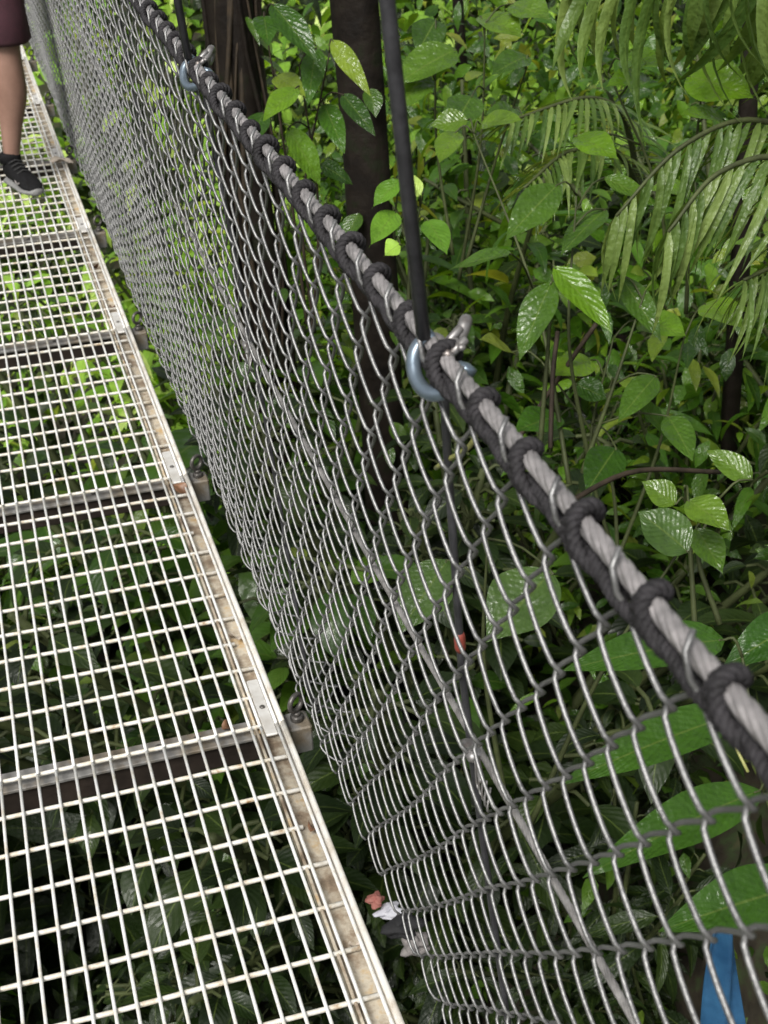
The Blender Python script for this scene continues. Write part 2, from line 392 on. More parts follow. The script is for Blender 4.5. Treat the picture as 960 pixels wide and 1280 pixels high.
for p in range(-1, NP):
    y0 = BEAM0 + p
    lab = {-1: 'rod grating panel underfoot, just below the bottom edge of the photo', 0: 'nearest panel of pale steel rod grating, at the bottom of the photo', 1: 'second panel of rod grating, between the two nearest cross beams',
           2: 'third panel of rod grating, just beyond the second cross beam', 3: 'fourth panel of rod grating, in front of the black shoe', 4: 'fifth rod grating panel, carrying the standing person'}.get(p, 'far rod grating panel of the walkway behind the standing person')
    r = empty('grating_panel', (0, y0, float(zdef(y0))), lab, 'walkway panel', 'rod grating panels of the walkway')
    for mb, nm, mt_ in panel():
        for v in mb.v: v[:, 1] += y0
        mb.warp(); child(mb, nm, mt_, r)
    for sgn, x0 in ((1, XR), (-1, XL)):
        pl = MB(); box(pl, (x0 + sgn * .034, y0 + .06, -.0045), (.0225, .17, .006), bev=.002); pl.warp(); po = child(pl, 'clip_plate', m_plate, r, False)
        sc = MB(); cyl(sc, (x0 + sgn * .034, y0 + .055, -.0017), (x0 + sgn * .034, y0 + .055, .0022), .0052); sc.warp(); child(sc, 'screw', m_bolt, po)

for p in range(0, NP):
    y0 = BEAM0 + p; z0 = float(zdef(y0))
    lab = {0: 'cross beam underfoot, just below the bottom edge of the photo', 1: 'nearest steel cross beam with rusty tan top and eyebolt', 2: 'second steel cross beam under the walkway with grey eyebolt end', 3: 'third cross beam, below the fourth grating panel edge',
           4: 'fourth cross beam, just in front of the black shoe'}.get(p, 'far cross beam under the walkway beyond the black shoe')
    r = empty('cross_beam', (0, y0, z0), lab, 'beam', 'steel cross beams under the walkway')
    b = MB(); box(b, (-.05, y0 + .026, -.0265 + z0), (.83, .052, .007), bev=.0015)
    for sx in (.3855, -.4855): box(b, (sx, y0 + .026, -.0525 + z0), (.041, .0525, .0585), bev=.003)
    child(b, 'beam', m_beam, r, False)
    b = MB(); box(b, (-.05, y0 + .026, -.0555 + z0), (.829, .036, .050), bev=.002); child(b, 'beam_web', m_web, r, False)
    for sx in (.384, -.484):
        e = MB(); cyl(e, (sx, y0 + .026, -.023 + z0), (sx, y0 + .026, -.012 + z0), .0125); cyl(e, (sx, y0 + .026, -.013 + z0), (sx, y0 + .026, -.004 + z0), .008)
        torus(e, (sx, y0 + .026, .016 + z0), .0165, .0048, (.8, .6, 0), (0, 0, 1), k=10, n=30); child(e, 'eyebolt', m_bolt, r)
    for sx in (.2, .13):
        e = MB(); cyl(e, (sx, y0 + .028, -.0245 + z0), (sx, y0 + .028, -.016 + z0), .007, 6); child(e, 'bolt', m_bolt, r)

# ------------------------------------------------------------------ chain link side mesh
WIDTH = .0417; ROWP = .094
XT, XB = .306, .408


def profile(y, s, St):
    """point on the side mesh at distance s down from the hand cable (St = straight length)"""
    zt = ztop(y) - .012
    zb = .012; t = s / St
    x = XT + (XB - XT) * np.minimum(t, 1); z = zt + (zb - zt) * np.minimum(t, 1)
    x = x + .005 * np.sin(np.pi * np.clip(t, 0, 1)) + .004 * np.sin(3.1 * y + 5 * t) * np.clip(t * 3, 0, 1)
    e = np.maximum(0, s - St); R = .028; a = np.minimum(e / R, 2.0)       # bottom hem curls outward under the beam ends
    x = x + R * (1 - np.cos(a)) + np.where(e > 2.0 * R, (e - 2.0 * R) * .9, 0); z = z - R * np.sin(a) - np.where(e > 2.0 * R, (e - 2.0 * R) * -.2, 0)
    x = x + .004 * np.sin(y * 2 * np.pi / .166) * np.clip((t - .9) * 10, 0, 1)
    return x, z


fm = MB()
ymax = 12.6
YS = .12 - WIDTH * 16
nw = int((ymax - YS) / WIDTH)
for i in range(nw):
    yc = YS + i * WIDTH
    St = float(ztop(yc)) - .012 - .012
    near = yc < 4.5
    npp = 16 if yc < 2.2 else (12 if near else 8); kk = 7 if yc < 2.2 else (5 if near else 4)
    nper = int((St + .10) / ROWP)
    phase = math.pi * (i % 2)
    th = np.arange(0, nper * npp + 1) / npp * 2 * math.pi
    s = th / (2 * math.pi) * ROWP + (.0 if i % 2 == 0 else 0)
    t2 = th + phase
    tri = np.arcsin(.985 * np.cos(t2)) / math.asin(.985)
    A = WIDTH / 2 + .0026
    sn = np.sin(t2); dep = np.sign(sn) * np.abs(sn) ** .32
    # gentle irregularities of a hand-stretched mesh
    yy = yc + A * tri + .0022 * np.sin(5 * s + 1.9 * yc) + .0008 * np.sin(17 * s + 11 * yc)
    ss = s + .003 * np.sin(9 * yc + 4 * s)
    px, pz = profile(np.full_like(s, yc), ss, St)
    px = px - .0054 * dep
    P = np.stack([px, yy, pz], -1)
    if phase == 0:
        # even wires reach up in front of the hand cable and hook over it
        hd = np.array([[XT - .004, yc + A + .010, float(ztop(yc)) + .017], [XT - .0105, yc + A + .005, float(ztop(yc)) + .008], [XT - .0105, yc + A * .9, float(ztop(yc)) - .004]])
        P = np.concatenate([hd, P[1:]])
    P[:, 2] += zdef(P[:, 1])
    tube(fm, P, .0019, kk)
fo = fm.build('chain_link_mesh', m_wire)
tag(fo, 'galvanised chain link mesh forming the right side of the footbridge', 'wire mesh')

# ------------------------------------------------------------------ cables, lashing rope


def strands(mb, P, R, r, ns, lay, k=6, step=1):
    T, N, B = frames(P); L = np.concatenate([[0], np.cumsum(np.linalg.norm(np.diff(P, axis=0), axis=1))])
    for q in range(ns):
        a = 2 * math.pi * (L / lay + q / ns)
        tube(mb, P + R * (np.cos(a)[:, None] * N + np.sin(a)[:, None] * B), r, k)


ys_ = np.concatenate([np.arange(-.62, 3.2, .006), np.arange(3.2, 13, .03)])
hc = MB(); P = np.stack([XT + 0 * ys_, ys_, ztop(ys_) + zdef(ys_)], -1); strands(hc, P, .0034, .0030, 6, .08)
tag(hc.build('hand_cable', m_cable), 'grey twisted steel hand cable along the top of the mesh', 'cable')
ys_ = np.concatenate([np.arange(-.62, 3.2, .006), np.arange(3.2, 13, .03)])
mc = MB(); zm = ztop(ys_) - .435 + zdef(ys_); P = np.stack([.359 + .002 * np.sin(ys_ * 3), ys_, zm], -1); strands(mc, P, .0020, .0018, 6, .05, 5)
tag(mc.build('middle_cable', m_cable2), 'thinner light grey wire cable running behind the mesh at half height', 'cable')
# lashing
PL = WIDTH * 2
lr = MB()
ya = np.arange(-.6, 4.2, PL / 46)
a = 2 * math.pi * (ya - .12 - .004) / PL
rad = .0102 + .0007 * np.cos(a) + .0008 * np.sin(ya * 31) + .0006 * np.sin(ya * 83 + 1) + .0012 * np.sin(3.3 * ya * 7)
P = np.stack([XT + rad * np.sin(a) + .001, ya - .0118 * np.sin(a) + .004 * np.sin(ya * 19 + .7), ztop(ya) - .0028 + rad * np.cos(a) * 1.05 - .004 * (1 - np.cos(a)) / 2 + zdef(ya)], -1)
strands(lr, P, .0027, .0027, 3, .015, 6)
P2 = P.copy(); P2[:, 1] += (.0125 + .004 * np.sin(ya * 23)) * (1 - np.cos(a)) / 2 + .001; P2[:, 2] -= .002 * (1 - np.cos(a)) / 2
strands(lr, P2, .0026, .0026, 3, .015, 6)
yb = np.arange(-.6, 4.2, .0025)
P3 = np.stack([XT - .0045 + .0015 * np.sin(yb * 75) + .001 * np.sin(yb * 31), yb, ztop(yb) - .0125 + .0016 * np.sin(yb * 75 + 1) + zdef(yb)], -1)
strands(lr, P3, .0026, .0027, 3, .015, 6)
ya = np.arange(4.2, 12.9, PL / 14); a = 2 * math.pi * (ya - .12 - .016) / PL
P = np.stack([XT + .012 * np.sin(a), ya, ztop(ya) - .0035 + .012 * np.cos(a) + zdef(ya)], -1); tube(lr, P, .0068, 6)
tag(lr.build('lashing_rope', m_rope), 'black twisted rope wound round the hand cable and mesh top', 'rope')

# ------------------------------------------------------------------ hangers
def hang_y(dz, y0):
    return y0 + np.interp(dz, [0, .1, .35, .7, 1.1], [.004, .03, .055, .05, .03])


for p in range(0, 9):
    y0 = BEAM0 + p; zt = float(ztop(y0) + zdef(y0))
    lab = {0: 'nearest dark hanger cable with shackle, red sleeve and half height clip', 1: 'second dark hanger cable, shackled beside the vine covered trunk'}.get(p, 'far dark hanger cable showing through the mesh')
    r = empty('hanger_cable', (XT + .01, y0, zt), lab, 'hanger', 'hanger cables down the side mesh')
    xu = lambda z: XT + .014 - (z - zt) * .092
    u = MB(); zz = np.linspace(zt + .006, zt + 3.2, 14); tube(u, np.stack([XT - .006 - (zz - zt) * .09, y0 + .004 + 0 * zz, zz], -1), .0056, 10); child(u, 'upper_cable', m_hang, r)
    l = MB(); zz = np.linspace(zt - .012, -.02 + float(zdef(y0)), 18); yl = hang_y(zt - zz, y0); xl = profile(yl, (zt - .012 - zz), zt - .024)[0] + .0105
    tube(l, np.stack([xl, yl, zz], -1), .0038, 9); child(l, 'lower_cable', m_hang, r)
    # bow shackle round the hand cable: U on the walkway side, eye and pin behind
    s_ = MB(); P = spline([[XT + .004, y0 + .010, zt + .002], [XT - .008, y0 + .010, zt - .002], [XT - .015, y0 + .004, zt - .011], [XT - .017, y0 - .008, zt - .021], [XT - .014, y0 - .024, zt - .026], [XT - .006, y0 - .036, zt - .023], [XT + .006, y0 - .040, zt - .013], [XT + .013, y0 - .040, zt - .002]], 40)
    rr = .0058 + .0022 * np.exp(-((np.linspace(0, 1, 40) - .03) / .06) ** 2) + .0022 * np.exp(-((np.linspace(0, 1, 40) - .97) / .06) ** 2)
    tube(s_, P, rr, 14); so = child(s_, 'shackle', m_shack, r)
    e = MB(); torus(e, (XT + .022, y0 - .002, zt + .008), .010, .0052, (.5, .75, .3), (.1, -.4, .9), k=10, n=26); child(e, 'eye', m_pin, so)
    b = MB(); cyl(b, (XT + .001, y0 - .016, zt + .004), (XT + .018, y0 - .012, zt + .017), .0034); cyl(b, (XT + .003, y0 - .028, zt + .003), (XT + .017, y0 - .026, zt + .013), .0034)
    for yy_, zz_ in ((-.016, .004), (-.028, .003)): cyl(b, (XT - .001, y0 + yy_ - .0006, zt + zz_ - .002), (XT + .004, y0 + yy_ + .0006, zt + zz_ + .002), .006, 6)
    box(b, (XT + .011, y0 - .021, zt + .009), (.006, .026, .005), bev=.0015); child(b, 'pin', m_pin, so)
    m2 = MB(); torus(m2, (XT + .001, y0 + .006, zt - .006), .010, .0042, (1, 0, 0), (0, .5, .86), k=9, n=24); child(m2, 'thimble', m_pin, so)
    c = MB(); zc = zt - .435; box(c, (.353, y0 + .04, zc), (.016, .03, .011), bev=.003); cyl(c, (.343, y0 - .012, zc + .006), (.350, y0 + .018, zc + .010), .0028)
    for q in range(5):
        tube(c, spline([[.349, y0 + .01 * q - .02, zc + .004], [.342 + .002 * q, y0 + .012 * q - .03, zc - .012 - .003 * q], [.350, y0 + .006 * q - .02, zc - .024]], 8), .0011, 5)
    child(c, 'cable_clip', m_pin, r)
    if p == 0:
        zs = np.linspace(.815, .793, 6); q = MB(); ys2 = hang_y(zt - zs, y0); xs2 = profile(ys2, (zt - .012 - zs), zt - .024)[0] + .0105
        tube(q, np.stack([xs2, ys2, zs], -1), [.0042, .0052, .0054, .0052, .0054, .0042], 12); child(q, 'red_sleeve', m_red, r)

# ------------------------------------------------------------------ litter on the deck


def crumple(px, py, zoff, L, Wd, mat, label, dirv, curl=1.2, name='dead_leaf', cat='leaf'):
    d = ray(px, py); t = (zoff - CAMH) / d[2]; q = CAM + d * t
    q[1] = q[1]; zz = float(zdef(q[1])); t = (zoff + zz - CAMH) / d[2]; q = CAM + d * t
    r = MB(); leaves(r, [[0, 0, 0]], dirv, (0.1, -.2, 1), L, Wd, droop=curl, fold=.5, shape='ell', nu=10, nv=6, wave=.18)
    o = r.build(name, mat); o.location = q; return tag(o, label, cat)


crumple(116, 333, -.004, .035, .03, m_deadleaf, 'reddish brown dead leaf lying in the edge channel near the fourth panel', (.3, .8, .1), 1.6)
crumple(216, 606, .003, .05, .03, m_deadleaf, 'curled dark red dead leaf against the rail at the second cross beam', (.6, -.8, .2), 1.4)
crumple(298, 800, -.002, .05, .035, m_paleleaf, 'crumpled silvery dead leaf in the edge channel above the nearest cross beam', (.1, .9, .2), 1.9)
crumple(388, 1040, -.003, .035, .022, m_deadleaf, 'blackened dead leaf under a rod end in the nearest panel', (.5, .6, .2), 1.8)
crumple(278, 912, -.017, .028, .024, m_deadleaf, 'small brown leaf scrap lying on the nearest cross beam', (.8, .4, .05), 1.0)
crumple(62, 202, .004, .10, .05, m_paleleaf, 'pale dead leaf lying flat on the grating beside the shoe', (.8, -.2, .05), .3)
crumple(444, 1190, -.015, .03, .02, m_paleleaf, 'pale tan leaf scrap in the edge channel at the bottom', (.2, .9, .1), .8)
crumple(140, 385, -.013, .03, .02, m_deadleaf, 'dark leaf scrap in the edge channel by the third cross beam', (.2, .9, .1), .8)

# ------------------------------------------------------------------ person


def loft(mb, rings, k=18, cap=True):
    """rings: (centre, rx, ry, axis_x, axis_y)"""
    V = []; a = np.linspace(0, 2 * math.pi, k, endpoint=False)
    for c, rx, ry, ax, ay in rings:
        V.append(np.array(c) + np.cos(a)[:, None] * rx * np.array(ax) + np.sin(a)[:, None] * ry * np.array(ay))
    n = len(V); V = np.concatenate(V); i = np.arange(n - 1)[:, None]; j = np.arange(k)[None]
    q = np.stack([i * k + j, i * k + (j + 1) % k, (i + 1) * k + (j + 1) % k, (i + 1) * k + j], -1).reshape(-1, 4)
    if cap:
        V = np.concatenate([V, [rings[0][0]], [rings[-1][0]]]); c0 = n * k; jj = np.arange(k); e = (n - 1) * k
        q = np.concatenate([q, np.stack([np.full(k, c0), (jj + 1) % k, jj, jj], -1), np.stack([np.full(k, c0 + 1), e + jj, e + (jj + 1) % k, e + (jj + 1) % k], -1)])
    mb.add(V, q)


PY = 5.52; PZ = float(zdef(PY)) + .003
pr = empty('person', (.07, PY, PZ), 'person in maroon shorts and black trail shoes standing on the walkway', 'person')
ex, ey, ez = (1, 0, 0), (0, 1, 0), (0, 0, 1)
# joints relative to the root; the person faces the camera (-y)
J = {}
vlist = []; elist = []; rl = []


def jv(n, p, r, par=None):
    J[n] = len(vlist); vlist.append(p); rl.append(r if isinstance(r, tuple) else (r, r))
    if par: elist.append((J[par], J[n]))


jv('pelvis', (0, .01, .95), (.145, .11))
jv('waist', (0, .0, 1.08), (.13, .095), 'pelvis'); jv('chest', (0, .0, 1.28), (.155, .11), 'waist'); jv('upper', (0, .01, 1.42), (.13, .085), 'chest')
jv('neck', (0, .01, 1.50), .055, 'upper'); jv('neck2', (0, -.01, 1.56), .053, 'neck')
jv('jaw', (0, -.035, 1.61), (.06, .066), 'neck2'); jv('head', (0, -.025, 1.68), (.074, .088), 'jaw'); jv('crown', (0, -.01, 1.755), (.06, .07), 'head')
jv('nose', (0, -.125, 1.655), .012, 'head')
for s_ in (1, -1):
    n = 'L' if s_ > 0 else 'R'
    jv(n + 'sh', (s_ * .18, .01, 1.40), .062, 'upper'); jv(n + 'ua', (s_ * .225, .02, 1.27), .047, n + 'sh'); jv(n + 'el', (s_ * .25, .02, 1.12), .038, n + 'ua')
    jv(n + 'fa', (s_ * .25, -.04, 1.02), .036, n + 'el'); jv(n + 'wr', (s_ * .24, -.10, .90), .026, n + 'fa'); jv(n + 'pm', (s_ * .235, -.13, .84), (.032, .02), n + 'wr')
    for q in range(4):
        fx = s_ * (.235) ; o = (q - 1.5) * .018
        jv(n + 'f%d' % q, (fx, -.145 + o - .005, .80), .0085, n + 'pm'); jv(n + 'g%d' % q, (fx - s_ * .008, -.14 + o, .765 - .008 * (q in (1, 2))), .0078, n + 'f%d' % q); jv(n + 'h%d' % q, (fx - s_ * .022, -.132 + o, .742 - .008 * (q in (1, 2))), .007, n + 'g%d' % q)
    jv(n + 't1', (s_ * .222, -.165, .85), .010, n + 'pm'); jv(n + 't2', (s_ * .212, -.182, .815), .009, n + 't1')
    jv(n + 'ear', (s_ * .085, .0, 1.655), .014, 'head')
    # his left leg (s>0) is the one in view
    if s_ > 0: L = [(.095, .01, .86), (.105, -.01, .66), (.108, -.015, .50), (.105, .012, .36), (.078, .025, .22), (.062, .03, .10), (.064, .01, .06)]
    else: L = [(-.095, .01, .86), (-.12, .06, .66), (-.135, .10, .50), (-.135, .145, .36), (-.13, .17, .22), (-.125, .19, .10), (-.126, .165, .06)]
    R_ = [.085, .070, .054, .066, .045, .033, .028]
    par = 'pelvis'
    for q, (pp, rr) in enumerate(zip(L, R_)):
        jv(n + 'l%d' % q, pp, rr, par); par = n + 'l%d' % q
me = bpy.data.meshes.new('body'); me.from_pydata(vlist, elist, []); me.update()
body = bpy.data.objects.new('body', me); C.objects.link(body); body.parent = pr; me.materials.append(m_skin)
sk = body.modifiers.new('skin', 'SKIN'); sk.use_smooth_shade = True
for q, d in enumerate(me.skin_vertices[0].data): d.radius = rl[q]; d.use_root = (q == 0)
ss_ = body.modifiers.new('sub', 'SUBSURF'); ss_.levels = 2; ss_.render_levels = 2
LL = {1: [(.095, .01, .90), (.098, .0, .80), (.108, -.01, .66), (.112, -.014, .56), (.112, -.014, .545)], -1: [(-.095, .01, .90), (-.10, .03, .80), (-.12, .06, .66), (-.132, .09, .56), (-.132, .09, .545)]}
for s_ in (1, -1):
    q = MB(); rad = [.105, .105, .094, .094, .082]
    loft(q, [(np.array(c), r * (1 + .05 * math.sin(3 * i)), r * .98, ex, ey) for i, (c, r) in enumerate(zip(LL[s_], rad))]); q.build('shorts_leg', m_shorts, pr)
q = MB(); loft(q, [((0, .01, .84), .14, .11, ex, ey), ((0, .01, .90), .185, .125, ex, ey), ((0, .01, .98), .175, .125, ex, ey), ((0, .0, 1.05), .155, .115, ex, ey)]); q.build('shorts_top', m_shorts, pr)
q = MB(); loft(q, [((0, .01, .94), .178, .13, ex, ey), ((0, 0, 1.08), .16, .12, ex, ey), ((0, 0, 1.28), .19, .135, ex, ey), ((0, .01, 1.40), .20, .11, ex, ey), ((0, .01, 1.47), .10, .075, ex, ey), ((0, .01, 1.495), .07, .065, ex, ey)]); q.build('shirt', m_shirt, pr)
for s_ in (1, -1):
    q = MB(); tube(q, spline([(s_ * .15, .01, 1.42), (s_ * .19, .012, 1.37), (s_ * .225, .02, 1.26), (s_ * .235, .02, 1.2)], 8), [.06, .072, .07, .066, .063, .061, .06, .06], 14); q.build('sleeve', m_shirt, pr)
    q = MB(); tube(q, [(s_ * .028, -.098, 1.685), (s_ * .028, -.112, 1.685)], [.011, .009], 10); q.build('eye', m_white, pr)
q = MB(); loft(q, [((0, .015, 1.66), .083, .085, ex, ey), ((0, .012, 1.71), .09, .1, ex, ey), ((0, .0, 1.76), .08, .095, ex, ey), ((0, -.005, 1.80), .045, .055, ex, ey)]); q.build('hair', m_hair, pr)
q = MB(); tube(q, [(-.022, -.098, 1.615), (0, -.106, 1.613), (.022, -.098, 1.615)], [.003, .006, .003], 8); q.build('mouth', m_pink, pr)


def shoe(heel, yaw, name='shoe'):
    """low trail shoe; +f axis runs heel to toe"""
    f = np.array([math.cos(yaw), math.sin(yaw), 0]); sd = np.array([-f[1], f[0], 0]); h = np.array(heel)
    up = MB(); R = []
    for t, w, zl, zh in ((0, .022, .03, .085), (.02, .033, .022, .105), (.07, .037, .02, .112), (.10, .038, .02, .098), (.15, .041, .02, .082), (.20, .045, .018, .066), (.24, .041, .018, .054), (.268, .028, .018, .044), (.278, .012, .022, .036)):
        c = h + f * t + np.array([0, 0, (zl + zh) / 2]); R.append((c, w, (zh - zl) / 2, sd, ez))
    loft(up, R, 20); uo = up.build(name, m_shoe, pr)
    so = MB(); R = []
    for t, w in ((-.006, .02), (.01, .035), (.07, .039), (.14, .041), (.20, .0475), (.245, .043), (.275, .028), (.286, .012)):
        R.append((h + f * t + np.array([0, 0, .014 + .006 * max(0, (t - .2) / .08)]), w, .014, sd, ez))
    loft(so, R, 16); so.build('sole', m_sole, uo)
    co = MB(); c = h + f * .035; tube(co, [c + [0, 0, .09], c + np.array([0, 0, .118]), c + np.array([0, 0, .128])], [.044, .043, .037], 16); co.build('collar', m_shoe, uo)
    la = MB()
    for q in range(4):
        t = .09 + .024 * q; z = .104 - .0085 * q
        tube(la, [h + f * t - sd * .028 + [0, 0, z - .006], h + f * (t + .004) + [0, 0, z + .006], h + f * (t + .008) + sd * .028 + [0, 0, z - .006]], .0035, 6)
    la.build('laces', m_lace, uo)
    pt = MB(); c = h + f * .17; tube(pt, spline([c - sd * .043 + [0, 0, .05], c + f * .03 - sd * .046 + [0, 0, .043], c + f * .045 - sd * .044 + [0, 0, .05]], 6), .003, 6); pt.build('stripe', m_grey, uo)


shoe((.045, .065, -.001), math.radians(-72)); shoe((-.125, .225, -.001), math.radians(-98))

# ------------------------------------------------------------------ rag, blue sheet
bp_ = at(485, 1140, 3.1)
rg = empty('cloth_bundle', bp_, 'pink, white and black cloth bundle caught in leaves below the mesh hem', 'cloth')


def blob(mb, c, r, sc, n=14, amp=.25, seed=0):
    rs = np.random.default_rng(seed); a = np.linspace(0, math.pi, n); rings = []
    th = np.linspace(0, 2 * math.pi, 20, endpoint=False); V = []
    pw = rs.random(6) * 6
    for t in a:
        rr = np.sin(t) * (1 + amp * (np.sin(3 * th + pw[0] + 2 * t) * .5 + np.sin(5 * th + pw[1] - 3 * t) * .35 + .3 * np.sin(7 * t + pw[2])))
        V.append(np.stack([rr * np.cos(th) * sc[0], rr * np.sin(th) * sc[1], np.cos(t) * sc[2] * np.ones(20)], -1) * r)
    V = np.concatenate(V) + np.asarray(c); k = 20; i = np.arange(n - 1)[:, None]; j = np.arange(k)[None]
    mb.add(V, np.stack([i * k + j, (i + 1) * k + j, (i + 1) * k + (j + 1) % k, i * k + (j + 1) % k], -1).reshape(-1, 4))


cr_, cu_ = RW[:, 0], -RW[:, 1]
for nm, mt_, dx, dy, r, sc, sd_ in (('pink_end', m_pink, -.028, .026, .021, (1, 1, .9), 1), ('white_band', m_white, .004, .002, .026, (1.3, .9, .7), 2), ('black_middle', m_black, .030, -.026, .042, (1.1, 1, .9), 3), ('grey_end', m_grey, .058, -.07, .034, (1, 1, 1), 4)):
    b = MB(); blob(b, bp_ + cr_ * dx + cu_ * dy, r * .8, sc, seed=sd_, amp=.55, n=26); child(b, nm, mt_, rg)
b0 = at(905, 1150, 2.3); bs = MB(); n = 16; V = []
for a_ in np.linspace(0, 1, n):
    c = b0 + np.array([0, 0, -.30 * a_]) + cr_ * .03 * a_
    for b_ in np.linspace(-1, 1, 9): V.append(c + cr_ * b_ * (.012 + .025 * a_ ** .6) + np.array([.2, -.8, 0]) * .012 * math.sin(b_ * 4 + a_ * 3))
i = np.arange(n - 1)[:, None]; j = np.arange(8)[None]; bs.add(V, np.stack([i * 9 + j, (i + 1) * 9 + j, (i + 1) * 9 + j + 1, i * 9 + j + 1], -1).reshape(-1, 4))
o = bs.build('plastic_sheet', m_blue); so_ = o.modifiers.new('t', 'SOLIDIFY'); so_.thickness = .003
tag(o, 'blue plastic strip hanging among leaves at the bottom right', 'plastic sheet')

# ------------------------------------------------------------------ trees
def rand_dirs(n, zmin=-1, zmax=1):
    z = rng.uniform(zmin, zmax, n); a = rng.random(n) * 6.283; r = np.sqrt(1 - z * z)
    return np.stack([r * np.cos(a), r * np.sin(a), z], -1)


LEAN = np.array([-.06, -.01, 1.])


def tree(base, r, top, label, crown=None, ncrown=0, roots=0, cat='tree', leaf=.34, cm=None, ivy=0):
    base = np.array(base, float); gz = float(hgt(base[0], base[1]))
    root = empty('tree', (base[0] - LEAN[0] * (base[2] - gz), base[1], gz - .05), label, cat)
    b0 = np.array(root.location); n = 22; t = np.linspace(0, top - gz, n)
    P = b0 + LEAN * t[:, None] + np.stack([.03 * np.sin(t * 1.1 + base[0] * 3), .03 * np.cos(t * .9), 0 * t], -1)
    tk = MB(); rr = r * (1 + .5 * np.exp(-t * 2.2)) * (1 - .35 * t / t[-1]) * (1 + .06 * np.sin(t * 5))
    T_, N_, B_ = frames(P); k = 18; a = np.linspace(0, 2 * math.pi, k, endpoint=False)
    V = np.concatenate([P[q] + (np.cos(a)[:, None] * N_[q] + np.sin(a)[:, None] * B_[q]) * (rr[q] * (1 + .10 * np.sin(3 * a + t[q]) + .05 * np.sin(7 * a - 2 * t[q])))[:, None] for q in range(n)])
    i = np.arange(n - 1)[:, None]; j = np.arange(k)[None]
    tk.add(V, np.stack([i * k + j, i * k + (j + 1) % k, (i + 1) * k + (j + 1) % k, (i + 1) * k + j], -1).reshape(-1, 4))
    topP = P[-1]
    if ncrown:
        for q in range(7):
            d = rand_dirs(1, .1, .8)[0]; tube(tk, spline([topP - LEAN * rng.uniform(.2, 1.2), topP + d * crown * .4, topP + d * crown * .85 + [0, 0, .3]], 8), np.linspace(r * .4, r * .1, 8), 7)
    child(tk, 'trunk', m_bark, root)
    if roots:
        for q in range(roots):
            a0 = rng.random() * 6.28; m = 26; tt = np.linspace(.2, t[-1] * .98, m); idx = np.interp(tt, t, np.arange(n)).astype(int)
            aa = a0 + 1.0 * np.sin(tt * rng.uniform(.8, 2.4) + rng.random() * 6) + .12 * np.sin(tt * 9)
            off = rr[idx] * (rng.uniform(1.0, 1.35) + .15 * np.sin(tt * 5 + a0))
            PP = P[idx] + off[:, None] * (np.cos(aa)[:, None] * N_[idx] + np.sin(aa)[:, None] * B_[idx]); PP[:, 2] = b0[2] + tt
            vb = MB(); tube(vb, PP, rng.uniform(.004, .012), 6); child(vb, 'aerial_root', m_root if q % 3 else m_bark, root)
    if ivy:
        tt = rng.uniform(.5, t[-1], ivy); idx = np.interp(tt, t, np.arange(n)).astype(int); aa = rng.random(ivy) * 6.28
        od = np.cos(aa)[:, None] * N_[idx] + np.sin(aa)[:, None] * B_[idx]; PP = P[idx] + od * rr[idx][:, None]; PP[:, 2] = b0[2] + tt
        vb = MB(); leaves(vb, PP, od + [0, 0, -.5], od + [0, 0, .6], rng.uniform(.06, .14, ivy), rng.uniform(.03, .07, ivy), .5, .2); child(vb, 'climbing_leaves', m_dark, root)
    if ncrown:
        cc = rand_dirs(26) * crown * rng.uniform(.35, 1, (26, 1)) * [1, 1, .6] + topP + [0, 0, crown * .3]
        pick = cc[rng.integers(0, 26, ncrown)] + rng.normal(0, crown * .16, (ncrown, 3))
        d = rand_dirs(ncrown, -.7, .3); cb = MB()
        leaves(cb, pick, d, np.array([0, 0, 1.]) + rng.normal(0, .35, (ncrown, 3)), rng.uniform(.6, 1.3, ncrown) * leaf, rng.uniform(.28, .45, ncrown) * leaf, .5, .2, nu=4, nv=2)
        child(cb, 'crown', cm or m_leaf, root)
    return root


q = at(283, 50, 4.9); tree(q, .088, 7.5, 'dark trunk hung with brown aerial roots behind the second hanger', 2.4, 260, roots=18, ivy=70)
q = at(438, 100, 4.3); tree(q, .082, 7.0, 'thick wet dark trunk with pale lichen patches beside the nearest hanger', 2.4, 260, ivy=60)
q = at(568, 50, 6.6); tree(q, .026, 6.6, 'slender straight black trunk between the thick trunk and the palm', 1.6, 120)
q = at(772, 410, 5.0); tree(q, .062, float(q[2]), 'broken brownish moss grown stump behind the broad leaved shrub', roots=5, ivy=26, cat='stump')
q = at(905, 520, 4.6); tree(q, .030, 6.4, 'thin mossy trunk near the right edge of the photo', 1.8, 160, ivy=60)

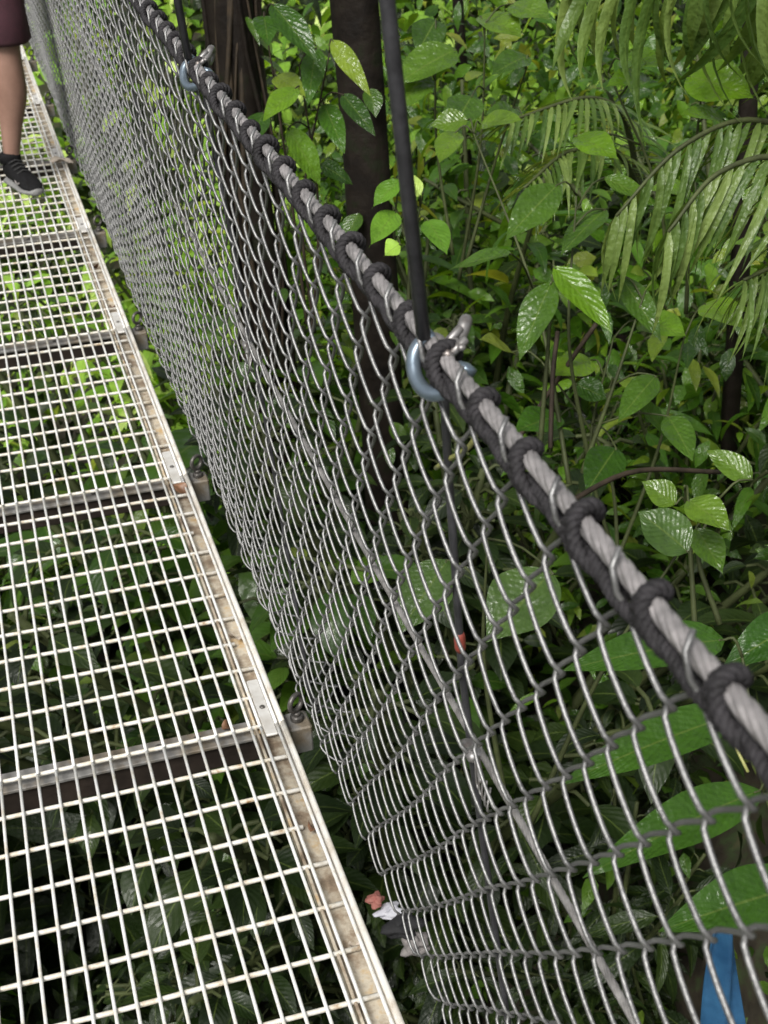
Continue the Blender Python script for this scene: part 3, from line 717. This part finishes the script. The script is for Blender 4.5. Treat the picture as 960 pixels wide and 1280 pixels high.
# ------------------------------------------------------------------ plants
def shrub_mesh(kind, seed):
    """returns (foliage MB, stem MB) around the origin, about 1 m tall"""
    global rng
    keep = rng; rng = np.random.default_rng(seed)
    fo_, st = MB(), MB(); ns = {'broad': 7, 'lance': 9, 'small': 11, 'big': 6}[kind]
    for s_ in range(ns):
        a = rng.random() * 6.28; sp = rng.uniform(.1, .55); h = rng.uniform(.55, 1.1)
        P = spline([[0, 0, 0], [math.cos(a) * sp * .35, math.sin(a) * sp * .35, h * .55], [math.cos(a) * sp, math.sin(a) * sp, h * rng.uniform(.85, 1)]], 12)
        tube(st, P, np.linspace(.011, .004, 12), 6)
        nl = {'broad': 20, 'lance': 24, 'small': 46, 'big': 5}[kind]
        t = np.sort(rng.uniform(.22, 1, nl)) * 11; ii = np.clip(t.astype(int), 0, 10); pos = P[ii] + (P[ii + 1] - P[ii]) * (t - ii)[:, None]
        az = np.arange(nl) * 2.4 + rng.random() * 6; d = np.stack([np.cos(az), np.sin(az), rng.uniform(-.25, .55, nl)], -1)
        L = {'broad': rng.uniform(.07, .17, nl), 'lance': rng.uniform(.08, .18, nl), 'small': rng.uniform(.03, .075, nl), 'big': rng.uniform(.3, .5, nl)}[kind]
        wr = {'broad': .46, 'lance': .24, 'small': .48, 'big': .30}[kind]
        pt = {'broad': .06, 'lance': .02, 'small': .03, 'big': .15}[kind]
        p2 = pos + unit(d) * pt
        for x_, y_ in zip(pos, p2): tube(st, [x_, (x_ + y_) / 2 + [0, 0, .006], y_], .0022, 4, cap=False)
        leaves(fo_, p2, d, np.array([0, 0, 1.]) + rng.normal(0, .25, (nl, 3)), L, L * wr * rng.uniform(.8, 1.2, nl), rng.uniform(.4, 1.5, nl), rng.uniform(.1, .4, nl), shape={'lance': 'lance', 'broad': 'drip', 'small': 'ell', 'big': 'lance'}[kind], nu=9 if kind == 'big' else 7, nv=4)
    rng = keep
    return fo_, st


mats = {'broad': m_leaf, 'lance': m_leaf, 'small': m_leaf, 'big': m_strap}
protos = {}
for kind in ('broad', 'lance', 'small', 'big'):
    for v in range(3):
        a_, b_ = shrub_mesh(kind, 100 + v * 7 + hash(kind[0]) % 1 + ord(kind[0])); protos[kind, v] = (a_.mesh('foliage', mats[kind]), b_.mesh('stems', m_stem))


def plant(kind, v, loc, sc, label, group, cat='plant', rz=None, mat=None, name=None, tilt=0):
    nm = {'broad': 'broadleaf_shrub', 'lance': 'narrow_leaf_shrub', 'small': 'small_leaf_shrub', 'big': 'large_leaf_plant'}[kind]
    r = empty(nm, loc, label, cat, group); r.rotation_euler = (tilt * rng.normal(0, .2), tilt * rng.normal(0, .2), rng.random() * 6.28 if rz is None else rz); r.scale = (sc, sc, sc)
    for n_, me_ in zip(('foliage', 'stems'), protos[kind, v]):
        o = bpy.data.objects.new(n_, me_); C.objects.link(o); o.parent = r
        if n_ == 'foliage' and mat:
            o.material_slots[0].link = 'OBJECT'; o.material_slots[0].material = mat
    return r


LAB = {'broad': 'broad leaved shrub in the wet undergrowth on the right bank', 'lance': 'narrow leaved shrub in the wet undergrowth on the right bank', 'small': 'small leaved bushy shrub in the undergrowth on the right bank', 'big': 'large leaved plant in the wet undergrowth on the right bank'}
LAB2 = {'broad': 'broad leaved shrub growing in the shade below the walkway', 'lance': 'narrow leaved shrub growing in the shade below the walkway', 'small': 'small leaved bushy shrub growing in the shade below the walkway', 'big': 'large leaved plant growing in the shade below the walkway'}
CAT = {'broad': 'shrub', 'lance': 'shrub', 'small': 'shrub', 'big': 'plant'}
kinds = ['broad', 'lance', 'small', 'lance', 'lance', 'big' if False else 'small']
cnt = 0
for yy in np.arange(1.5, 8.2, .55):
    for xx in np.arange(1.15, 1.1 + .42 * yy + 1.0, .5):
        x, y = xx + rng.normal(0, .16), yy + rng.normal(0, .16)
        kd = kinds[rng.integers(0, 6)]; z = float(hgt(x, y)) - .05
        hmax = float(np.clip(((-1.0 if x < 1.7 else -.45) if y < 3.2 else (-.05 if y < 5 else -.35)) + rng.normal(0, .32) - z, .45, 2.0))
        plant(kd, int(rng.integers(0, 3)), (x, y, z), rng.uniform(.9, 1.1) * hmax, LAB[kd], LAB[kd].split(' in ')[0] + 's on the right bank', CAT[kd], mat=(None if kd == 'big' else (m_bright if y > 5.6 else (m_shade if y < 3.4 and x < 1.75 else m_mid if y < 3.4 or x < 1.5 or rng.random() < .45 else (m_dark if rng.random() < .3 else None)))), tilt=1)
        cnt += 1
for yy in np.arange(1.0, 9, .75):
    for xx in np.arange(-.9, .9, .6):
        x, y = xx + rng.normal(0, .18), yy + rng.normal(0, .18)
        kd = ['broad', 'lance', 'big', 'small', 'big'][rng.integers(0, 5)]; z = float(hgt(x, y)) - .05
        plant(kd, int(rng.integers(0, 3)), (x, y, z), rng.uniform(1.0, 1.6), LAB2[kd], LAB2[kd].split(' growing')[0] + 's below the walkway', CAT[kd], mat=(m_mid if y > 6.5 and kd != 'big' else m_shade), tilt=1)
        cnt += 1

for x, y, zt_ in ((.95, 3.35, -.15), (1.15, 3.6, .0), (.8, 3.7, -.35), (1.3, 3.25, -.1), (.75, 4.4, -.3), (1.0, 4.6, -.2), (.7, 5.0, -.5)):
    z = float(hgt(x, y)) - .05; kd = ['small', 'small', 'broad'][int(rng.integers(0, 3))]
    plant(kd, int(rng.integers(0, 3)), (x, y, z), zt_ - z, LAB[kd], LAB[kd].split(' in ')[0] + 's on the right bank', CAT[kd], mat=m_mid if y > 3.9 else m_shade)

# ------------------------------------------------------------------ feature plants


def feature(name, items, mat, label, cat, stem_base, shape='drip', smat=m_stem, droop=.5, fold=.22, group=None):
    """items: (base px, tip px, distance base, distance tip, width in m, rnd)"""
    sb = np.array(stem_base, float); bases = []
    r = empty(name, sb, label, cat, group); fb = MB(); st = MB()
    for (bx, by), (tx, ty), d0, d1, wd, rn in items:
        a_, b_ = at(bx, by, d0), at(tx, ty, d1); dv = b_ - a_; L = np.linalg.norm(dv)
        toc = unit(CAM - a_); up = unit(np.array([0, 0, 1.]) * .75 + toc * .6 + rng.normal(0, .12, 3))
        dd = droop * .55; dv2 = unit(dv) + up * dd * .5
        leaves(fb, [a_], dv2, up, L * 1.03, wd, dd, fold, shape=shape, nu=14, nv=6, rnd=rn, wave=.05)
        bases.append((a_, a_ + unit(dv2) * L * .04))
    # two or three bare main stems; every leaf joins the nearest one by a thin petiole
    A = np.array([x for x, _ in bases]); o_ = np.argsort(A @ RW[:, 0]); grp = np.array_split(o_, 1 if len(A) < 3 else (2 if len(A) < 8 else 3))
    for g_ in grp:
        tp = A[g_].mean(0); tp[2] = A[g_][:, 2].max() + .01; tp = tp * .8 + A[g_][0] * .2 + unit(tp - CAM) * .05
        P = spline([sb + rng.normal(0, .02, 3), sb * .55 + tp * .45 + [rng.normal(0, .03), rng.normal(0, .03), .04], tp], 20); tube(st, P, np.linspace(.0055, .0018, 20), 6)
        for q_ in g_:
            x0, x1 = bases[q_]; dd_ = np.linalg.norm(P - x0, axis=1) + .8 * np.maximum(0, P[:, 2] - x0[2] + .03); i_ = int(np.argmin(dd_))
            tube(st, spline([P[i_], (P[i_] + x0) / 2 + [0, 0, .015], x0, x1], 9), np.linspace(.0024, .0015, 9), 5)
    child(fb, 'foliage', mat, r); child(st, 'stems', smat, r); return r


D = 2.5
feature('broadleaf_shrub', [((692, 333), (769, 421), D, D - .06, .062, .9)], m_fresh, 'shrub with one bright fresh green leaf above the hand cable', 'shrub', at(690, 560, D + .1))
feature('broadleaf_shrub', [((690, 352), (647, 456), D, D - .08, .066, .4), ((697, 231), (628, 304), D + .1, D, .07, .5), ((757, 262), (698, 322), D + .2, D + .1, .065, .3), ((640, 318), (556, 338), D + .1, D + .2, .055, .5), ((775, 345), (830, 432), D + .3, D + .2, .055, .2),
                            ((755, 222), (822, 258), D + .3, D + .3, .05, .6), ((600, 155), (655, 148), D + .6, D + .5, .06, .9), ((585, 150), (535, 158), D + .6, D + .6, .06, .8), ((570, 165), (548, 205), D + .5, D + .4, .06, .9), ((820, 470), (770, 530), D + .2, D + .1, .06, .4), ((835, 520), (868, 580), D + .2, D + .1, .06, .3)],
        m_dark, 'shrub with large dark glossy quilted leaves above the hand cable', 'shrub', at(720, 600, D + .25))
feature('broadleaf_shrub', [((600, 20), (655, 48), 3.6, 3.5, .10, .5), ((570, 62), (492, 108), 3.6, 3.5, .12, .3), ((530, 90), (500, 140), 3.6, 3.5, .10, .3), ((660, 70), (612, 95), 3.5, 3.4, .08, .8), ((545, 25), (520, 70), 3.7, 3.6, .09, .6), ((640, 5), (690, 25), 3.6, 3.5, .09, .4), ((590, 120), (565, 165), 3.4, 3.3, .09, .9), ((655, 150), (605, 140), 3.4, 3.3, .08, 1)],
        m_dark, 'tall shrub with large ribbed leaves beside the slender straight black trunk', 'shrub', at(575, 330, 3.8))
feature('broadleaf_shrub', [((860, 95), (946, 124), 2.9, 2.8, .10, .8), ((775, 75), (835, 82), 3.0, 2.9, .07, .4), ((810, 95), (755, 108), 3.0, 2.9, .06, .4), ((905, 150), (850, 140), 2.9, 2.8, .06, .5), ((720, 170), (775, 200), 3.0, 2.9, .07, .7), ((870, 245), (810, 235), 2.9, 2.8, .07, .6)],
        m_fresh, 'thin stemmed shrub with broad green leaves among the palm leaflets', 'shrub', at(850, 380, 3.2))
feature('broadleaf_shrub', [((740, 450), (690, 470), 2.9, 2.8, .07, .4), ((800, 400), (860, 420), 2.9, 2.8, .08, .3), ((700, 520), (640, 540), 2.8, 2.7, .08, .8), ((770, 560), (730, 620), 2.7, 2.6, .08, .6), ((830, 540), (800, 500), 2.8, 2.7, .07, .9), ((720, 480), (760, 500), 2.8, 2.8, .06, .7), ((880, 380), (930, 410), 2.9, 2.8, .08, .4), ((640, 440), (600, 420), 2.9, 2.8, .06, .5)],
        m_leaf, 'mid green broad leaved shrub in the gap behind the hand cable', 'shrub', at(760, 720, 3.0))
feature('broadleaf_shrub', [((860, 625), (915, 665), 2.2, 2.15, .06, .5), ((845, 630), (800, 600), 2.3, 2.3, .05, .5), ((870, 660), (905, 720), 2.3, 2.25, .055, .2), ((940, 600), (880, 560), 2.4, 2.4, .05, .4)], m_dark, 'low glossy leaved shrub below the palm at the right edge', 'shrub', at(880, 790, 2.35))
feature('large_leaf_plant', [((905, 800), (712, 832), 1.75, 1.62, .062, .5), ((920, 893), (708, 975), 1.75, 1.62, .062, .6), ((950, 988), (735, 1092), 1.75, 1.62, .064, .6), ((1010, 1105), (830, 1160), 1.75, 1.65, .075, .4), ((1010, 770), (905, 835), 1.85, 1.8, .06, .8)],
        m_strap, 'plant with long bright green leaves behind the mesh at the bottom right', 'plant', at(1010, 1190, 1.9), shape='lance', droop=.7, fold=.3)
feature('large_leaf_plant', [((690, 715), (610, 800), 1.9, 1.85, .10, .9), ((560, 700), (500, 790), 2.1, 2.05, .09, .8), ((860, 690), (800, 640), 2.0, 2.0, .08, .7), ((860, 690), (815, 660), 2.1, 2.1, .06, .4)],
        leaf_mat('pale_leaf', [(0, (.05, .10, .022)), (1, (.085, .14, .04))], trans=.3, rough=.3, nvein=12), 'pale broad leaved plant close behind the mesh', 'plant', at(640, 1000, 2.3), shape='ell')
feature('narrow_leaf_shrub', [((340, 5), (395, 75), 3.4, 3.3, .07, .7), ((330, 20), (335, 55), 3.4, 3.3, .06, .8), ((415, 50), (462, 118), 3.5, 3.4, .05, .5), ((428, 118), (468, 168), 3.4, 3.3, .05, .6), ((395, 60), (385, 130), 3.5, 3.4, .06, .9), ((370, 110), (330, 150), 3.4, 3.3, .06, .4), ((405, 130), (430, 190), 3.5, 3.4, .06, .9),
                              ((360, 160), (400, 230), 3.4, 3.4, .07, .3), ((330, 140), (310, 190), 3.5, 3.4, .06, .7), ((400, 205), (440, 230), 3.5, 3.5, .05, .6), ((345, 95), (380, 118), 3.5, 3.4, .06, .5)],
        m_leaf, 'sapling with long drooping leaves between the two thick trunks', 'sapling', at(395, 420, 3.7), shape='lance', smat=m_twig)
feature('broadleaf_shrub', [((500, 225), (465, 260), 3.0, 2.95, .05, .9), ((495, 265), (462, 308), 3.0, 2.9, .06, 1), ((535, 275), (560, 320), 3.0, 2.9, .06, .9), ((500, 305), (480, 320), 2.9, 2.9, .05, .6), ((525, 245), (500, 215), 3.0, 3.0, .05, .8)], m_bright, 'yellow green young shrub in front of the thick wet trunk', 'shrub', at(515, 420, 3.1))


def frond(fb, st, P, nl, L, Wd, hang=.9, n=30, twist=0):
    P = spline(P, n); tube(st, P, np.linspace(.009, .003, n), 6); T, _, _ = frames(P)
    t = np.linspace(.12, .995, nl) * (n - 1); ii = np.clip(t.astype(int), 0, n - 2); pos = P[ii] + (P[ii + 1] - P[ii]) * (t - ii)[:, None]
    for s_ in (1, -1):
        sd = unit(np.cross(T[ii], [0, 0, 1.])) * s_
        d = unit(sd * (1 - hang * .6) + T[ii] * .55 + np.array([0, 0, -1.]) * hang * .55 + rng.normal(0, .07, (nl, 3)))
        leaves(fb, pos, d, np.array([0, 0, 1.]) + sd * .5 + rng.normal(0, .15, (nl, 3)), L * rng.uniform(.75, 1.1, nl) * np.clip(1.25 - np.linspace(0, 1, nl) * .6, 0, 1), Wd, .5 + hang * .5, .35, shape='strap', nu=8, nv=2)


def palm(label, base, fr, mat=m_palm):
    r = empty('palm', base, label, 'palm'); st = MB(); fb = MB()
    for P, nl, L, Wd, hg in fr: frond(fb, st, [np.array(base)] + [np.array(p) for p in P] if len(P) == 2 else P, nl, L, Wd, hg)
    child(fb, 'fronds', mat, r); child(st, 'stalks', m_stem, r); return r


b = at(1040, 420, 3.0)
palm('arching palm with drooping grey green leaflets at the right edge', b,
     [([b, at(1010, 200, 2.9), at(940, 150, 2.8), at(850, 185, 2.7), at(770, 270, 2.65)], 26, .30, .015, .95),
      ([b, at(1050, 320, 2.7), at(990, 205, 2.5), at(900, 215, 2.4), at(835, 290, 2.35)], 22, .28, .015, 1.0),
      ([b, at(1040, 330, 2.8), at(980, 330, 2.6), at(930, 350, 2.5)], 18, .22, .011, .8)])
b = at(1030, -40, 3.1)
palm('palm whose leaflets hang straight down from above the top right corner', b + [0, 0, -2.6],
     [([b, at(1000, -75, 2.9), at(900, -60, 2.8), at(800, -40, 2.8), at(720, -30, 2.85)], 14, .38, .026, 1.6), ([b, at(1040, -90, 2.9), at(980, -80, 2.7), at(900, -70, 2.6)], 10, .44, .030, 1.65)])
b = at(800, 240, 3.5)
palm('small palm with flat pinnate frond pointing left above the glossy shrub', b + [0, 0, -.5],
     [([b, at(780, 150, 3.4), at(735, 122, 3.3), at(640, 150, 3.2)], 34, .22, .011, .3), ([b, at(770, 190, 3.3), at(710, 190, 3.2), at(655, 235, 3.1)], 28, .2, .011, .35)])

# tendrils
for pts, lab, r_ in (([(545, 585, 1.15), (563, 573, 1.10), (585, 560, 1.06), (597, 540, 1.04), (601, 529, 1.04)], 'pale green vine tip poking through the mesh below the shackle', .0022),
                     ([(862, 815, 1.25), (880, 850, 1.22), (897, 890, 1.2), (915, 925, 1.2), (935, 965, 1.2)], 'thin yellow grass stem behind the mesh under the hand cable', .0014)):
    v = MB(); P = spline([at(*p) for p in pts], 16); rr = np.full(16, r_); 
    if r_ > .002: rr[-3:] = [.0032, .005, .0035]
    tube(v, P, rr, 7); tag(v.build('vine', rough_mat('vine', [(.3, (.2, .23, .06)), (.7, (.35, .33, .12))], rough=.5)), lab, 'vine')
for pts, lab in (([(640, 560, 2.9), (700, 470, 2.85), (745, 405, 2.8)], 'bare brown twig rising under the bright leaf'), ([(688, 560, 2.7), (691, 470, 2.75), (697, 415, 2.8)], 'thin black upright stem left of the bare brown twig'), ([(690, 640, 2.3), (790, 590, 2.5), (900, 590, 2.7)], 'thin arching vine stem crossing below the glossy leaves')):
    v = MB(); tube(v, spline([at(*p) for p in pts], 14), .005, 6); tag(v.build('twig', m_twig), lab, 'twig')

# ------------------------------------------------------------------ undergrowth stuff


def clump(n, xr, yr, zr, mat, size, label, name='undergrowth', nu=3, up=.5):
    x = rng.uniform(*xr, n); y = rng.uniform(*yr, n); h = hgt(x, y)
    cl = .5 + .5 * np.sin(1.7 * x + 2.1 * np.sin(y * .9)) * np.sin(1.3 * y + 1.1 * np.sin(x))
    z = h + zr[0] + (zr[1] - zr[0]) * (.25 + .75 * cl) * rng.random(n) ** .7
    fb = MB(); d = rand_dirs(n, -.8, .3); s_ = size * rng.uniform(.6, 1.4, n)
    leaves(fb, np.stack([x, y, z], -1), d, np.array([0, 0, 1.]) * up * 2 + rng.normal(0, .5, (n, 3)), s_, s_ * rng.uniform(.3, .5, n), .7, .2, nu=nu, nv=2)
    return tag(fb.build(name, mat), kind='stuff')


clump(6500, (1.35, 5.5), (3.0, 7.5), (.5, 1.9), m_leaf, .10, '', 'undergrowth', 4)
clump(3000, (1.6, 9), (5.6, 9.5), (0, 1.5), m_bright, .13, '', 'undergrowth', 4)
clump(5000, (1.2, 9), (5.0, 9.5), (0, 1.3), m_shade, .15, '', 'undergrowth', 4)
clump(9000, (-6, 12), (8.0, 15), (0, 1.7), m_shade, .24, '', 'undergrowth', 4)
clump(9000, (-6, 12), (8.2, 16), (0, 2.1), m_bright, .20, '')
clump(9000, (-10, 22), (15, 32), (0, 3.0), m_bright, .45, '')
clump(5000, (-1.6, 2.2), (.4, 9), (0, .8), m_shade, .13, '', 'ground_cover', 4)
clump(9000, (.9, 6.0), (1.2, 8.5), (0, 1.1), m_mid, .085, '', 'ground_cover', 4)
clump(15000, (-2.6, -.62), (-2.0, 9), (0, 3.5), m_leaf, .2, '', 'undergrowth', 4)  # unseen thicket left of the deck, added to shade the plants below
clump(2500, (-7, -2.4), (-2, 9), (0, 2.2), m_leaf, .25, '', 'undergrowth', 4)

# ------------------------------------------------------------------ light
w = bpy.data.worlds.new("World"); S.world = w; w.use_nodes = True; nt = w.node_tree
sky = nt.nodes.new('ShaderNodeTexSky'); sky.sky_type = 'NISHITA'; sky.sun_disc = False
SD = unit(np.array([-.42, -.52, .76]))
el = math.asin(SD[2]); az = math.atan2(SD[0], SD[1])
sky.sun_elevation = el; sky.sun_rotation = az; sky.dust_density = 5; sky.air_density = 1.0; sky.ozone_density = 1
hs = nt.nodes.new('ShaderNodeHueSaturation'); hs.inputs['Saturation'].default_value = .22
nt.links.new(sky.outputs[0], hs.inputs['Color']); nt.links.new(hs.outputs[0], nt.nodes['Background'].inputs[0]); nt.nodes['Background'].inputs[1].default_value = .10
sl = bpy.data.lights.new('sun', 'SUN'); sl.energy = 3.3; sl.angle = math.radians(25); sl.color = (1, .97, .92)
so = bpy.data.objects.new('sun', sl); C.objects.link(so); so.rotation_euler = Vector(-SD).to_track_quat('-Z', 'Y').to_euler()
S.view_settings.view_transform = 'Standard'; S.view_settings.look = 'None'; S.view_settings.gamma = 1; S.view_settings.exposure = .4
S.render.engine = 'CYCLES'; S.cycles.max_bounces = 8; S.cycles.diffuse_bounces = 4; S.cycles.transmission_bounces = 4
S.cycles.use_denoising = True
